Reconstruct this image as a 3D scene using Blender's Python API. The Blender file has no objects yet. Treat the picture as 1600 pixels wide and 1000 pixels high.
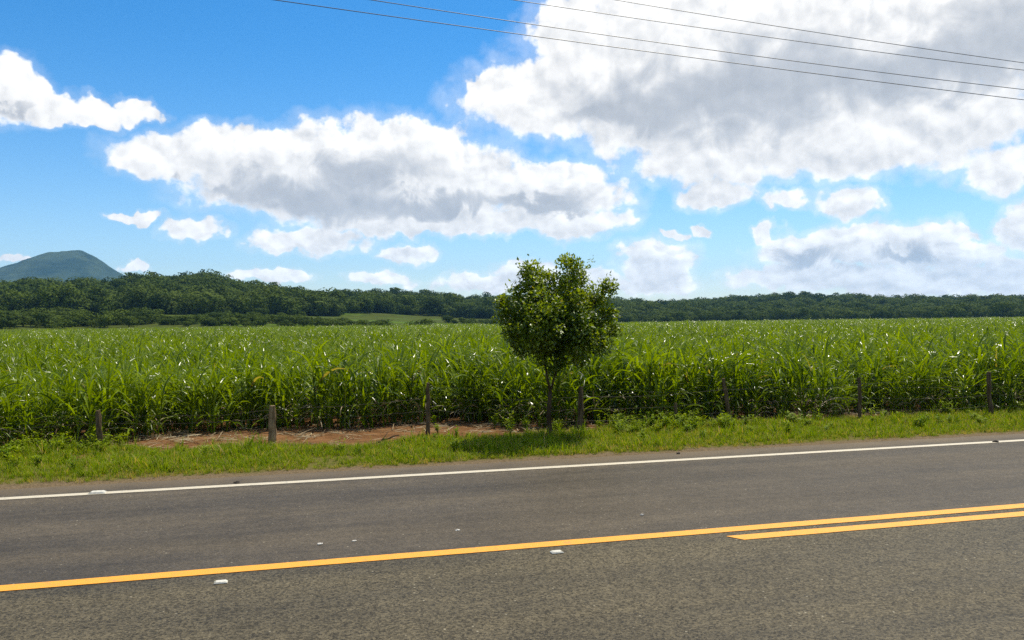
import bpy, math, random
import numpy as np
from mathutils import Matrix, Vector, noise as mnoise

random.seed(7)
RNG = np.random.default_rng(11)
SC = bpy.context.scene
COL = SC.collection
rad = math.radians

# ------------------------------------------------------------------ camera
F_PX, CAM_H, YAW, ROLL = 1331.0, 2.1, rad(14.6), rad(0.66)
FW = np.array([math.sin(YAW), math.cos(YAW), 0.0])
R0 = np.array([math.cos(YAW), -math.sin(YAW), 0.0])
U0 = np.array([0.0, 0.0, 1.0])
UP = U0 * math.cos(ROLL) + R0 * math.sin(ROLL)
RT = R0 * math.cos(ROLL) - U0 * math.sin(ROLL)
cam_d = bpy.data.cameras.new('camera')
cam_d.sensor_width = 36.0
cam_d.lens = 36.0 * F_PX / 1600.0
cam_d.clip_start = 0.1
cam_d.clip_end = 40000.0
cam = bpy.data.objects.new('camera', cam_d)
COL.objects.link(cam)
m = Matrix.Identity(4)
for i in range(3):
    m[i][0], m[i][1], m[i][2] = RT[i], UP[i], -FW[i]
m[2][3] = CAM_H
cam.matrix_world = m
SC.camera = cam

def ray(px, py):
    return FW + RT * (px - 800.0) / F_PX + UP * (500.0 - py) / F_PX
def at(px, py, z=0.0):                       # photograph pixel -> point on the level z
    d = ray(px, py)
    return np.array([0, 0, CAM_H]) + d * ((z - CAM_H) / d[2])
def at_y(px, py, y):                         # photograph pixel -> point on the upright plane at y
    d = ray(px, py)
    return np.array([0, 0, CAM_H]) + d * (y / d[1])
def sky_uv(px, py):                          # photograph pixel -> azimuth, elevation (degrees)
    d = ray(px, py)
    d = d / np.linalg.norm(d)
    return math.degrees(math.atan2(d[0], d[1])), math.degrees(math.asin(d[2]))

# ------------------------------------------------------------------ sun, sky, exposure
SUN_DIR = Vector((0.37, 0.25, 0.90)).normalized()
sun_d = bpy.data.lights.new('sun', 'SUN')
sun_d.energy = 5.0
sun_d.angle = rad(0.53)
sun_d.color = (1.0, 0.93, 0.80)
sun = bpy.data.objects.new('sun', sun_d)
COL.objects.link(sun)
sun.rotation_euler = SUN_DIR.to_track_quat('Z', 'Y').to_euler()
SUN_EL = math.asin(SUN_DIR.z)
SUN_AZ = math.atan2(SUN_DIR.x, SUN_DIR.y)

vs = SC.view_settings
vs.view_transform = 'Standard'
vs.look = 'None'
vs.exposure = 0.3
vs.gamma = 1.0
vs.use_curve_mapping = False

class NT:
    """short-hand for building a node tree"""
    def __init__(self, tree):
        self.t = tree
        self.l = tree.links
    def n(self, kind, **kw):
        nd = self.t.nodes.new(kind)
        for k, v in kw.items():
            setattr(nd, k, v)
        return nd
    def put(self, sock, v):
        if isinstance(v, bpy.types.NodeSocket):
            self.l.new(v, sock)
        elif v is not None:
            sock.default_value = v
    def M(self, op, a, b=None, c=None, clamp=False):
        nd = self.n('ShaderNodeMath', operation=op, use_clamp=clamp)
        self.put(nd.inputs[0], a); self.put(nd.inputs[1], b)
        if c is not None: self.put(nd.inputs[2], c)
        return nd.outputs[0]
    def xyz(self, x, y, z=0.0):
        nd = self.n('ShaderNodeCombineXYZ')
        self.put(nd.inputs[0], x); self.put(nd.inputs[1], y); self.put(nd.inputs[2], z)
        return nd.outputs[0]
    def sep(self, v):
        nd = self.n('ShaderNodeSeparateXYZ'); self.put(nd.inputs[0], v)
        return nd.outputs
    def noise(self, vec, scale, detail=4, rough=0.5, dist=0.0, out=0, dims='3D', lac=2.0):
        nd = self.n('ShaderNodeTexNoise', noise_dimensions=dims)
        self.put(nd.inputs['Vector'], vec)
        nd.inputs['Scale'].default_value = scale
        nd.inputs['Detail'].default_value = detail
        nd.inputs['Roughness'].default_value = rough
        nd.inputs['Lacunarity'].default_value = lac
        nd.inputs['Distortion'].default_value = dist
        return nd.outputs[out]
    def voro(self, vec, scale, feature='F1', out=0, detail=0, rough=.5, dims='3D', smooth=None):
        nd = self.n('ShaderNodeTexVoronoi', feature=feature, voronoi_dimensions=dims)
        self.put(nd.inputs['Vector'], vec)
        nd.inputs['Scale'].default_value = scale
        nd.inputs['Detail'].default_value = detail
        nd.inputs['Roughness'].default_value = rough
        if smooth is not None: nd.inputs['Smoothness'].default_value = smooth
        return nd.outputs[out]
    def ss(self, v, lo, hi, a=0.0, b=1.0):
        nd = self.n('ShaderNodeMapRange', interpolation_type='SMOOTHSTEP')
        self.put(nd.inputs[0], v); self.put(nd.inputs[1], lo); self.put(nd.inputs[2], hi)
        self.put(nd.inputs[3], a); self.put(nd.inputs[4], b)
        return nd.outputs[0]
    def lin(self, v, lo, hi, a=0.0, b=1.0):
        nd = self.n('ShaderNodeMapRange')
        self.put(nd.inputs[0], v); self.put(nd.inputs[1], lo); self.put(nd.inputs[2], hi)
        self.put(nd.inputs[3], a); self.put(nd.inputs[4], b)
        return nd.outputs[0]
    def mix(self, f, a, b, blend='MIX'):
        nd = self.n('ShaderNodeMix', data_type='RGBA', blend_type=blend)
        self.put(nd.inputs[0], f)
        self.put(nd.inputs[6], a if isinstance(a, bpy.types.NodeSocket) else (*a, 1.0))
        self.put(nd.inputs[7], b if isinstance(b, bpy.types.NodeSocket) else (*b, 1.0))
        return nd.outputs[2]

# clouds of the photograph: centre, half sizes (pixels of the photograph), turned into directions
CLOUDS = [
    # left edge band, sloping down to the right
    (10, 140, 75, 50), (85, 170, 70, 28), (150, 184, 60, 20), (215, 175, 38, 22),
    # long middle cloud
    (255, 245, 100, 34), (400, 245, 170, 50), (600, 245, 190, 62), (480, 290, 210, 56), (700, 290, 170, 60),
    (860, 300, 130, 50), (900, 345, 90, 26), (640, 330, 200, 34),
    # rag of smaller ones beneath it
    (205, 338, 42, 10), (300, 358, 52, 20), (480, 375, 100, 22), (640, 396, 50, 17), (600, 352, 130, 18),
    # big bright cloud, upper right
    (900, 60, 80, 75), (860, 150, 150, 60), (1050, 90, 220, 130), (1250, 60, 260, 120), (1480, 70, 220, 110),
    (1130, 160, 200, 80), (1330, 150, 240, 90), (1050, 190, 190, 62), (1250, 190, 300, 70), (1460, 200, 170, 70), (1150, 250, 190, 38), (1290, 240, 180, 40),
    (1700, 60, 200, 150), (750, 145, 32, 30), (1115, 302, 62, 30), (1750, 190, 190, 60),
    # right-hand pieces
    (1570, 262, 66, 42), (1595, 355, 45, 40), (1225, 310, 46, 18), (1330, 316, 60, 29), (1195, 360, 22, 18), (1500, 365, 34, 8),
    # bank low over the hills
    (1255, 392, 84, 28), (1490, 398, 95, 30), (1300, 390, 130, 36), (1400, 390, 130, 40), (1420, 440, 200, 26), (1250, 430, 130, 24), (1560, 436, 150, 32),
    (1025, 408, 68, 36), (1010, 442, 90, 22), (930, 440, 60, 18), (790, 442, 110, 17), (830, 420, 60, 18), (595, 438, 55, 14),
    (420, 432, 68, 12), (20, 408, 26, 10), (205, 420, 30, 8), (760, 352, 120, 17), (1090, 365, 20, 8), (1050, 368, 22, 8),
]
GREYS = [  # thick, shaded bodies
    (1110, 160, 230, 62), (1230, 125, 220, 60), (1420, 110, 180, 50), (1570, 50, 150, 80), (970, 185, 100, 22),
    (470, 310, 170, 34), (570, 270, 110, 34), (670, 318, 120, 18), (330, 300, 50, 14), (830, 315, 80, 16), (1410, 392, 50, 18),
    (1590, 290, 50, 22), (1260, 400, 60, 14), (10, 165, 50, 16),
]

world = bpy.data.worlds.new('World')
SC.world = world
world.use_nodes = True
world.cycles.sampling_method = 'MANUAL'
world.cycles.sample_map_resolution = 256
wt = NT(world.node_tree)
for nd in list(world.node_tree.nodes):
    world.node_tree.nodes.remove(nd)
SKY_STRENGTH = 0.1
sky = wt.n('ShaderNodeTexSky', sky_type='NISHITA')
sky.sun_disc = False
sky.sun_elevation = SUN_EL
sky.sun_rotation = SUN_AZ
sky.altitude = 60.0
sky.air_density = 1.0
sky.dust_density = 0.25
sky.ozone_density = 1.5
hsv = wt.n('ShaderNodeHueSaturation')
hsv.inputs['Hue'].default_value = 0.495
hsv.inputs['Saturation'].default_value = 1.22
hsv.inputs['Value'].default_value = 1.30
wt.l.new(sky.outputs[0], hsv.inputs['Color'])
tc = wt.n('ShaderNodeTexCoord')
dx, dy, dz = wt.sep(tc.outputs['Generated'])
AZ = wt.M('MULTIPLY', wt.M('ARCTAN2', dx, dy), 180 / math.pi)
EL = wt.M('MULTIPLY', wt.M('ARCSINE', dz), 180 / math.pi)
P0 = wt.xyz(AZ, EL)
LOWER = wt.M('MULTIPLY', wt.M('SUBTRACT', 1.0, wt.M('EXPONENT', wt.M('MULTIPLY', wt.M('MAXIMUM', EL, 0.0), -0.25))), 4.0)   # clouds far off lie flatter
ELS = wt.M('ADD', EL, LOWER)

# node group: how much cloud stands in a direction
cg = bpy.data.node_groups.new('cloud_field', 'ShaderNodeTree')
cg.interface.new_socket('Vector', in_out='INPUT', socket_type='NodeSocketVector')
cg.interface.new_socket('Field', in_out='OUTPUT', socket_type='NodeSocketFloat')
g = NT(cg)
gi, go = g.n('NodeGroupInput'), g.n('NodeGroupOutput')
gu, gv, _ = g.sep(gi.outputs[0])
warp = g.noise(gi.outputs[0], 0.45, 3, 0.55, out=1, dims='2D')
wx, wy, _ = g.sep(warp)
u_w = g.M('MULTIPLY_ADD', g.M('SUBTRACT', wx, 0.5), 2.6, gu)
v_w = g.M('MULTIPLY_ADD', g.M('SUBTRACT', wy, 0.5), 1.9, gv)
def blobs(nt, u, v, lst, grow=1.0):
    best = None
    for (px, py, a, b) in lst:
        cu, cv = sky_uv(px, py)
        k = math.degrees(1 / F_PX) * grow
        sx = k * a * 0.97 * math.cos(math.atan((px - 800) / F_PX)) ** 2
        sy = k * b * math.cos(math.atan((px - 800) / F_PX))
        ex = nt.M('MULTIPLY_ADD', u, 1 / sx, -cu / sx)
        ey = nt.M('MULTIPLY_ADD', v, 1 / sy, -cv / sy)
        q = nt.M('MULTIPLY_ADD', ex, ex, nt.M('MULTIPLY', ey, ey))
        best = q if best is None else nt.M('SMOOTH_MIN', best, q, 0.35)
    return best
q = blobs(g, u_w, v_w, CLOUDS)
mask = g.M('MAXIMUM', g.M('SUBTRACT', 1.0, q), -1.3)
# beyond the photograph the same broken cumulus goes on
far_m = g.noise(gi.outputs[0], 0.055, 2, 0.5, dims='2D')
far_m = g.lin(far_m, 0.40, 0.68, -1.2, 1.0)
cu0, cv0 = sky_uv(800, 250)
eo = g.M('POWER', g.M('ABSOLUTE', g.M('MULTIPLY', g.M('SUBTRACT', gu, cu0), 1 / 37.0)), 4.0)
ev = g.M('POWER', g.M('ABSOLUTE', g.M('MULTIPLY', g.M('SUBTRACT', gv, cv0), 1 / 14.5)), 4.0)
outside = g.ss(g.M('ADD', eo, ev), 0.8, 1.9)
mask = g.M('ADD', g.M('MULTIPLY', mask, g.M('SUBTRACT', 1.0, outside)), g.M('MULTIPLY', far_m, outside))
mask = g.M('MINIMUM', g.M('MULTIPLY', mask, 3.0), 2.6)
# node group: the billows on a cloud
bgp = bpy.data.node_groups.new('cloud_billow', 'ShaderNodeTree')
bgp.interface.new_socket('Vector', in_out='INPUT', socket_type='NodeSocketVector')
bgp.interface.new_socket('Edge', in_out='OUTPUT', socket_type='NodeSocketFloat')
bgp.interface.new_socket('Relief', in_out='OUTPUT', socket_type='NodeSocketFloat')
h = NT(bgp)
hi_, ho = h.n('NodeGroupInput'), h.n('NodeGroupOutput')
n1 = h.noise(hi_.outputs[0], 0.42, 10, 0.62, 0.0, dims='2D')
wv = h.noise(hi_.outputs[0], 0.9, 3, 0.5, out=1, dims='2D')
wva = h.n('ShaderNodeVectorMath', operation='MULTIPLY_ADD')
h.put(wva.inputs[0], wv); wva.inputs[1].default_value = (1.1, 1.1, 0); h.put(wva.inputs[2], hi_.outputs[0])
b1 = h.voro(wva.outputs[0], 0.42, 'F1', detail=2, rough=0.55, dims='2D')
bil = h.M('SUBTRACT', 1.0, b1)
e_ = h.M('MULTIPLY_ADD', h.M('SUBTRACT', n1, 0.5), 4.0, h.M('MULTIPLY', h.M('SUBTRACT', bil, 0.55), 0.75))
h.l.new(e_, ho.inputs[0])
n2 = h.noise(hi_.outputs[0], 0.34, 4, 0.42, 0.0, dims='2D')
h.l.new(h.M('MULTIPLY_ADD', h.M('SUBTRACT', n2, 0.5), 1.5, h.M('MULTIPLY', bil, 0.85)), ho.inputs[1])
g.l.new(mask, go.inputs[0])

def group(tree, vec):
    nd = wt.n('ShaderNodeGroup'); nd.node_tree = tree
    wt.put(nd.inputs[0], vec)
    return nd.outputs
cm = group(cg, P0)[0]
b0 = group(bgp, wt.xyz(AZ, ELS))
b1_ = group(bgp, wt.xyz(wt.M('ADD', AZ, 0.30), wt.M('ADD', ELS, 0.62)))     # a step towards the sun
fld = wt.M('ADD', cm, b0[0])
above = wt.ss(wt.M('MULTIPLY_ADD', b0[0], 0.5, group(cg, wt.xyz(wt.M('ADD', AZ, 0.5), wt.M('ADD', EL, wt.lin(EL, 2.0, 14.0, 0.7, 2.0))))[0]), -0.3, 2.2)   # how much cloud stands above: the shaded undersides
cover = wt.ss(fld, -0.65, wt.lin(above, 0.0, 1.0, 0.75, 1.15))
veil = wt.M('MULTIPLY', wt.ss(fld, -2.6, 0.2, 0.0, 0.24), wt.lin(AZ, -20.0, 40.0, 0.5, 1.5))
cover = wt.M('MULTIPLY', wt.M('MAXIMUM', cover, veil), wt.ss(EL, -1.5, 0.0))
soft = wt.noise(P0, 0.35, 4, 0.55, 0.4, dims='2D')
gq = blobs(wt, wt.M('MULTIPLY_ADD', wt.M('SUBTRACT', soft, 0.5), 5.0, AZ), wt.M('MULTIPLY_ADD', wt.M('SUBTRACT', soft, 0.5), -4.0, EL), GREYS)
thick = wt.M('MULTIPLY', wt.M('ADD', wt.M('MULTIPLY', wt.ss(gq, 1.5, 0.0), 0.72), wt.M('MULTIPLY', above, 0.30)), wt.ss(wt.M('MULTIPLY_ADD', fld, 0.30, cm), 0.1, 2.4))
lit = wt.M('MULTIPLY', wt.M('SUBTRACT', b0[1], b1_[1]), 0.36)           # > 0: faces the sun
shade = wt.M('SUBTRACT', 1.0, wt.M('MULTIPLY', thick, 0.46))
shade = wt.M('ADD', shade, wt.M('MULTIPLY', wt.M('MINIMUM', wt.M('MAXIMUM', lit, -0.35), 0.45), wt.M('SUBTRACT', 1.0, wt.M('MULTIPLY', thick, 0.75))))
shade = wt.M('MULTIPLY', wt.M('MINIMUM', wt.M('MAXIMUM', shade, 0.42), 1.22), wt.ss(EL, 9.0, 2.0, 0.92, 1.0))
tint = wt.mix(wt.ss(shade, 0.30, 0.85), (0.90, 0.96, 1.06), (1.0, 0.985, 0.965))
cl = wt.n('ShaderNodeVectorMath', operation='SCALE')
wt.put(cl.inputs[0], tint); wt.put(cl.inputs['Scale'], wt.M('DIVIDE', shade, SKY_STRENGTH))
low = wt.ss(EL, 21.0, 1.0)
blue = wt.mix(1.0, hsv.outputs[0], wt.mix(low, (0.26, 0.69, 0.95), (0.80, 0.87, 0.99)), 'MULTIPLY')
skymix = wt.mix(cover, blue, cl.outputs[0])
bg = wt.n('ShaderNodeBackground')
bg.inputs['Strength'].default_value = SKY_STRENGTH
wt.l.new(skymix, bg.inputs['Color'])
wo = wt.n('ShaderNodeOutputWorld')
wt.l.new(bg.outputs[0], wo.inputs['Surface'])

SC.render.engine = 'CYCLES'
SC.cycles.max_bounces = 7
SC.cycles.diffuse_bounces = 3
SC.cycles.glossy_bounces = 2
SC.cycles.transmission_bounces = 3
SC.cycles.volume_bounces = 0
SC.cycles.transparent_max_bounces = 8
SC.cycles.use_denoising = False
SC.cycles.sample_clamp_indirect = 6.0
#SKYONLY
# ------------------------------------------------------------------ helpers
def tag(o, label=None, cat=None, group=None, kind=None):
    if label: o['label'] = label
    if cat: o['category'] = cat
    if group: o['group'] = group
    if kind: o['kind'] = kind
    return o

def empty(name, loc):
    o = bpy.data.objects.new(name, None)
    o.empty_display_size = 0.2
    o.location = loc
    COL.objects.link(o)
    return o

class MB:
    """collects vertices and faces of one mesh, with one 'tone' value per vertex"""
    def __init__(self):
        self.v, self.f, self.t = [], [], []
    def add(self, verts, faces, tone=0.5):
        b = len(self.v)
        self.v += [tuple(p) for p in verts]
        self.f += [tuple(b + i for i in f) for f in faces]
        self.t += [tone] * len(verts) if not hasattr(tone, '__len__') else list(tone)
    def tube(self, pts, radii, sides=8, tone=0.5, caps=True, squash=None, seed=None, rough=0.0):
        pts = [Vector(p) for p in pts]
        rings = []
        ref = Vector((1, 0.13, 0.07)).normalized()
        rr_ = random.Random(seed) if seed is not None else None
        for i, p in enumerate(pts):
            d = (pts[min(i + 1, len(pts) - 1)] - pts[max(i - 1, 0)]).normalized()
            a = ref - d * ref.dot(d)
            if a.length < 1e-3: a = Vector((0, 1, 0)) - d * d.y
            a.normalize(); b = d.cross(a)
            ring = []
            for k in range(sides):
                an = 2 * math.pi * k / sides
                r = radii[i]
                if rr_: r *= 1 + rough * (rr_.random() - .5)
                ring.append(p + a * (r * math.cos(an)) + b * (r * math.sin(an)))
            rings.append(ring)
        vs_ = [q for r in rings for q in r]
        fs = []
        for i in range(len(pts) - 1):
            for k in range(sides):
                k2 = (k + 1) % sides
                fs.append((i * sides + k, i * sides + k2, (i + 1) * sides + k2, (i + 1) * sides + k))
        if caps:
            fs.append(tuple(range(sides - 1, -1, -1)))
            fs.append(tuple((len(pts) - 1) * sides + k for k in range(sides)))
        self.add(vs_, fs, tone)
    def mesh(self, name, mat, smooth=False):
        me = bpy.data.meshes.new(name)
        me.from_pydata(self.v, [], self.f)
        at_ = me.attributes.new('tone', 'FLOAT', 'POINT')
        at_.data.foreach_set('value', np.array(self.t, dtype=np.float32))
        me.materials.append(mat)
        if smooth:
            me.polygons.foreach_set('use_smooth', np.ones(len(me.polygons), dtype=bool))
        me.update()
        return me
    def build(self, name, mat, parent=None, smooth=False, loc=None):
        o = bpy.data.objects.new(name, self.mesh(name, mat, smooth))
        if parent is not None: o.parent = parent
        if loc is not None: o.location = loc
        COL.objects.link(o)
        return o

def grid_obj(name, xs, ys, zf, mat, smooth=True):
    X, Y = np.meshgrid(xs, ys)
    Z = zf(X, Y)
    v = np.stack([X, Y, Z], -1).reshape(-1, 3)
    nx, ny = len(xs), len(ys)
    f = [(j * nx + i, j * nx + i + 1, (j + 1) * nx + i + 1, (j + 1) * nx + i) for j in range(ny - 1) for i in range(nx - 1)]
    me = bpy.data.meshes.new(name)
    me.from_pydata(v.tolist(), [], f)
    me.materials.append(mat)
    if smooth: me.polygons.foreach_set('use_smooth', np.ones(len(f), dtype=bool))
    o = bpy.data.objects.new(name, me)
    COL.objects.link(o)
    return o

def scatter(name, pts, rot, scl, idx, sources, label, cat):
    """one stuff object: the sources set out on points with geometry nodes"""
    me = bpy.data.meshes.new(name)
    n = len(pts)
    me.vertices.add(n)
    me.vertices.foreach_set('co', np.asarray(pts, dtype=np.float32).ravel())
    a = me.attributes.new('rot', 'FLOAT_VECTOR', 'POINT'); a.data.foreach_set('vector', np.asarray(rot, dtype=np.float32).ravel())
    a = me.attributes.new('scl', 'FLOAT_VECTOR', 'POINT'); a.data.foreach_set('vector', np.asarray(scl, dtype=np.float32).ravel())
    a = me.attributes.new('pick', 'INT', 'POINT'); a.data.foreach_set('value', np.asarray(idx, dtype=np.int32))
    o = bpy.data.objects.new(name, me)
    COL.objects.link(o)
    src = bpy.data.collections.new(name + '_sources')
    for i, s in enumerate(sources):
        src.objects.link(bpy.data.objects.new('%s_source_%02d' % (name, i), s))
    t = bpy.data.node_groups.new(name + '_scatter', 'GeometryNodeTree')
    t.interface.new_socket('Geometry', in_out='INPUT', socket_type='NodeSocketGeometry')
    t.interface.new_socket('Geometry', in_out='OUTPUT', socket_type='NodeSocketGeometry')
    k = NT(t)
    i_, o_ = k.n('NodeGroupInput'), k.n('NodeGroupOutput')
    ci = k.n('GeometryNodeCollectionInfo')
    ci.inputs['Collection'].default_value = src
    ci.inputs['Separate Children'].default_value = True
    ci.inputs['Reset Children'].default_value = True
    ip = k.n('GeometryNodeInstanceOnPoints')
    ip.inputs['Pick Instance'].default_value = True
    def attr(nm, ty):
        nd = k.n('GeometryNodeInputNamedAttribute', data_type=ty); nd.inputs[0].default_value = nm
        return nd.outputs[0]
    k.l.new(i_.outputs[0], ip.inputs['Points'])
    k.l.new(ci.outputs[0], ip.inputs['Instance'])
    k.l.new(attr('pick', 'INT'), ip.inputs['Instance Index'])
    e2r = k.n('FunctionNodeEulerToRotation'); k.l.new(attr('rot', 'FLOAT_VECTOR'), e2r.inputs[0])
    k.l.new(e2r.outputs[0], ip.inputs['Rotation'])
    k.l.new(attr('scl', 'FLOAT_VECTOR'), ip.inputs['Scale'])
    k.l.new(ip.outputs[0], o_.inputs[0])
    md = o.modifiers.new('scatter', 'NODES'); md.node_group = t
    return tag(o, label, cat, kind='stuff')

# ------------------------------------------------------------------ materials
def new_mat(name):
    mt = bpy.data.materials.new(name)
    mt.use_nodes = True
    k = NT(mt.node_tree)
    b = mt.node_tree.nodes['Principled BSDF']
    return mt, k, b
def bump(k, b, h, strength, dist):
    nd = k.n('ShaderNodeBump')
    nd.inputs['Strength'].default_value = strength
    nd.inputs['Distance'].default_value = dist
    k.put(nd.inputs['Height'], h)
    k.l.new(nd.outputs[0], b.inputs['Normal'])
def world_pos(k):
    return k.n('ShaderNodeNewGeometry').outputs['Position']

def leaf_mat(name, dark, light, dry, rough, trans, tcol, vary=0.35, spec=0.5, dry_from=0.9, drift=None):
    mt, k, b = new_mat(name)
    tone = k.n('ShaderNodeAttribute', attribute_name='tone').outputs['Fac']
    rnd = k.n('ShaderNodeObjectInfo').outputs['Random']
    f = k.M('ADD', k.M('MULTIPLY', tone, 1 - vary), k.M('MULTIPLY', rnd, vary))
    c = k.mix(f, dark, light)
    c = k.mix(k.ss(tone, dry_from, dry_from + 0.06), c, dry)
    if drift:
        c = k.mix(k.ss(k.noise(world_pos(k), 0.011, 4, 0.6), 0.42, 0.62, 0, 0.65), c, drift)
    k.l.new(c, b.inputs['Base Color'])
    b.inputs['Roughness'].default_value = rough
    b.inputs['Specular IOR Level'].default_value = spec
    tr = k.n('ShaderNodeBsdfTranslucent')
    k.l.new(k.mix(1.0, c, tcol, 'MULTIPLY'), tr.inputs['Color'])
    mx = k.n('ShaderNodeMixShader'); mx.inputs[0].default_value = trans
    k.l.new(b.outputs[0], mx.inputs[1]); k.l.new(tr.outputs[0], mx.inputs[2])
    k.l.new(mx.outputs[0], mt.node_tree.nodes['Material Output'].inputs['Surface'])
    return mt

M_CANE = leaf_mat('cane_leaf', (0.024, 0.058, 0.001), (0.225, 0.295, 0.003), (0.30, 0.23, 0.09), 0.28, 0.38, (1.8, 1.75, 0.3), 0.32, 0.29, 0.95)
M_GRASS = leaf_mat('verge_grass', (0.078, 0.150, 0.002), (0.265, 0.310, 0.004), (0.36, 0.27, 0.09), 0.55, 0.38, (1.6, 1.6, 0.5), 0.5, 0.15, 0.88)
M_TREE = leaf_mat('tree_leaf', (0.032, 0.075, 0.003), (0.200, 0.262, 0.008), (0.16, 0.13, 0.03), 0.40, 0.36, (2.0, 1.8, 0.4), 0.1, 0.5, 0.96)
M_WOODLAND = leaf_mat('woodland_leaf', (0.013, 0.032, 0.004), (0.092, 0.126, 0.014), (0.10, 0.09, 0.035), 0.8, 0.15, (1.4, 1.5, 0.6), 0.7, 0.05, 0.95, (0.078, 0.104, 0.016))
M_STRAW = leaf_mat('dry_straw', (0.22, 0.15, 0.07), (0.46, 0.38, 0.22), (0.5, 0.42, 0.26), 0.6, 0.2, (1, 1, 1), 0.3, 0.3, 0.9)

def mat_bark(name, c1, c2, scale=(26, 26, 3.5), strength=0.6):
    mt, k, b = new_mat(name)
    tcn = k.n('ShaderNodeTexCoord').outputs['Object']
    mp = k.n('ShaderNodeMapping'); mp.inputs['Scale'].default_value = scale
    k.l.new(tcn, mp.inputs[0])
    n = k.noise(mp.outputs[0], 1.0, 7, 0.6, 0.4)
    n2 = k.noise(tcn, 5.0, 3, 0.6)
    c = k.mix(k.ss(n, 0.35, 0.68), c1, c2)
    c = k.mix(k.ss(n2, 0.5, 0.75, 0, 0.5), c, tuple(v * 1.1 for v in c2))
    k.l.new(c, b.inputs['Base Color'])
    b.inputs['Roughness'].default_value = 0.9
    b.inputs['Specular IOR Level'].default_value = 0.1
    bump(k, b, n, strength, 0.012)
    return mt
M_BARK = mat_bark('tree_bark', (0.030, 0.018, 0.008), (0.085, 0.056, 0.028))
M_POST = mat_bark('weathered_post', (0.050, 0.034, 0.016), (0.15, 0.105, 0.055))
M_POST_PALE = mat_bark('split_post_wood', (0.12, 0.075, 0.034), (0.30, 0.21, 0.11))

def mat_asphalt():
    mt, k, b = new_mat('asphalt')
    p = world_pos(k)
    x, y, _ = k.sep(p)
    near = k.ss(y, 7.72, 7.42)                                 # the coarser near lane
    agg = k.voro(p, 62.0, out=1)                               # chippings
    av = k.sep(agg)[0]
    fine = k.noise(p, 260.0, 2, 0.6)
    grit = k.noise(p, 60.0, 3, 0.7)
    big = k.noise(k.xyz(k.M('MULTIPLY', x, 0.10), k.M('MULTIPLY', y, 1.1)), 1.0, 5, 0.55)
    blot = k.noise(p, 0.9, 5, 0.6)
    base_n = k.mix(av, (0.026, 0.021, 0.011), (0.150, 0.122, 0.070))
    base_f = k.mix(av, (0.062, 0.049, 0.031), (0.122, 0.097, 0.064))
    c = k.mix(near, base_f, base_n)
    c = k.mix(k.ss(grit, 0.60, 0.74, 0, 0.55), c, (0.19, 0.155, 0.098))
    c = k.mix(k.ss(fine, 0.62, 0.40, 0, 0.5), c, (0.022, 0.018, 0.011))
    chip = k.sep(k.voro(k.xyz(k.M('ADD', x, 3.3), y), 30.0, out=1))[1]
    c = k.mix(k.M('MULTIPLY', k.ss(chip, 0.980, 0.988, 0, 0.7), k.ss(k.voro(k.xyz(k.M('ADD', x, 3.3), y), 30.0), 0.28, 0.20)), c, (0.34, 0.30, 0.21))
    v = k.M('ADD', k.lin(big, 0.25, 0.75, 0.66, 1.34), k.lin(blot, 0.2, 0.8, -0.20, 0.20))
    mid = k.noise(p, 7.0, 5, 0.7)
    v = k.M('ADD', v, k.lin(mid, 0.25, 0.75, -0.22, 0.22))
    streak = k.noise(k.xyz(k.M('MULTIPLY', x, 0.35), k.M('MULTIPLY', y, 7.0)), 1.0, 4, 0.6)
    v = k.M('ADD', v, k.lin(streak, 0.3, 0.7, -0.10, 0.10))
    # polished wheel tracks and a dusty outer edge
    for yc in (8.75, 10.4):
        d = k.M('ABSOLUTE', k.M('SUBTRACT', y, yc))
        v = k.M('MULTIPLY', v, k.ss(d, 0.0, 0.55, 0.86, 1.0))
    sc = k.n('ShaderNodeVectorMath', operation='SCALE'); k.l.new(c, sc.inputs[0]); k.l.new(v, sc.inputs['Scale'])
    dust = k.M('MULTIPLY', k.ss(y, 11.55, 12.2), k.lin(blot, 0.3, 0.7, 0.35, 1.0))
    c = k.mix(dust, sc.outputs[0], (0.135, 0.098, 0.056))
    k.l.new(c, b.inputs['Base Color'])
    k.l.new(k.lin(big, 0.3, 0.7, 0.50, 0.68), b.inputs['Roughness'])
    b.inputs['Specular IOR Level'].default_value = 0.13
    h = k.M('ADD', k.M('MULTIPLY', k.voro(p, 95.0), -1.0), k.M('MULTIPLY', grit, 0.8))
    nd = k.n('ShaderNodeBump'); nd.inputs['Distance'].default_value = 0.006
    k.l.new(k.lin(near, 0, 1, 0.30, 0.65), nd.inputs['Strength'])
    k.l.new(h, nd.inputs['Height']); k.l.new(nd.outputs[0], b.inputs['Normal'])
    return mt
M_ASPHALT = mat_asphalt()

def mat_paint(name, col, worn):
    mt, k, b = new_mat(name)
    p = world_pos(k)
    n = k.noise(p, 9.0, 6, 0.7)
    n2 = k.noise(p, 140.0, 3, 0.7)
    w = k.M('ADD', n, k.M('MULTIPLY', k.M('SUBTRACT', n2, 0.5), 0.7))
    c = k.mix(k.ss(w, 0.54, 0.76, 0.0, worn), col, (0.13, 0.11, 0.08))
    c = k.mix(k.ss(n, 0.3, 0.6, 0.16, 0.0), c, (0.3, 0.2, 0.07))
    k.l.new(c, b.inputs['Base Color'])
    b.inputs['Roughness'].default_value = 0.6
    bump(k, b, n2, 0.4, 0.003)
    return mt
M_YELLOW = mat_paint('yellow_road_paint', (0.74, 0.30, 0.006), 0.75)
M_WHITE = mat_paint('white_road_paint', (0.50, 0.44, 0.32), 0.85)

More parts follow.
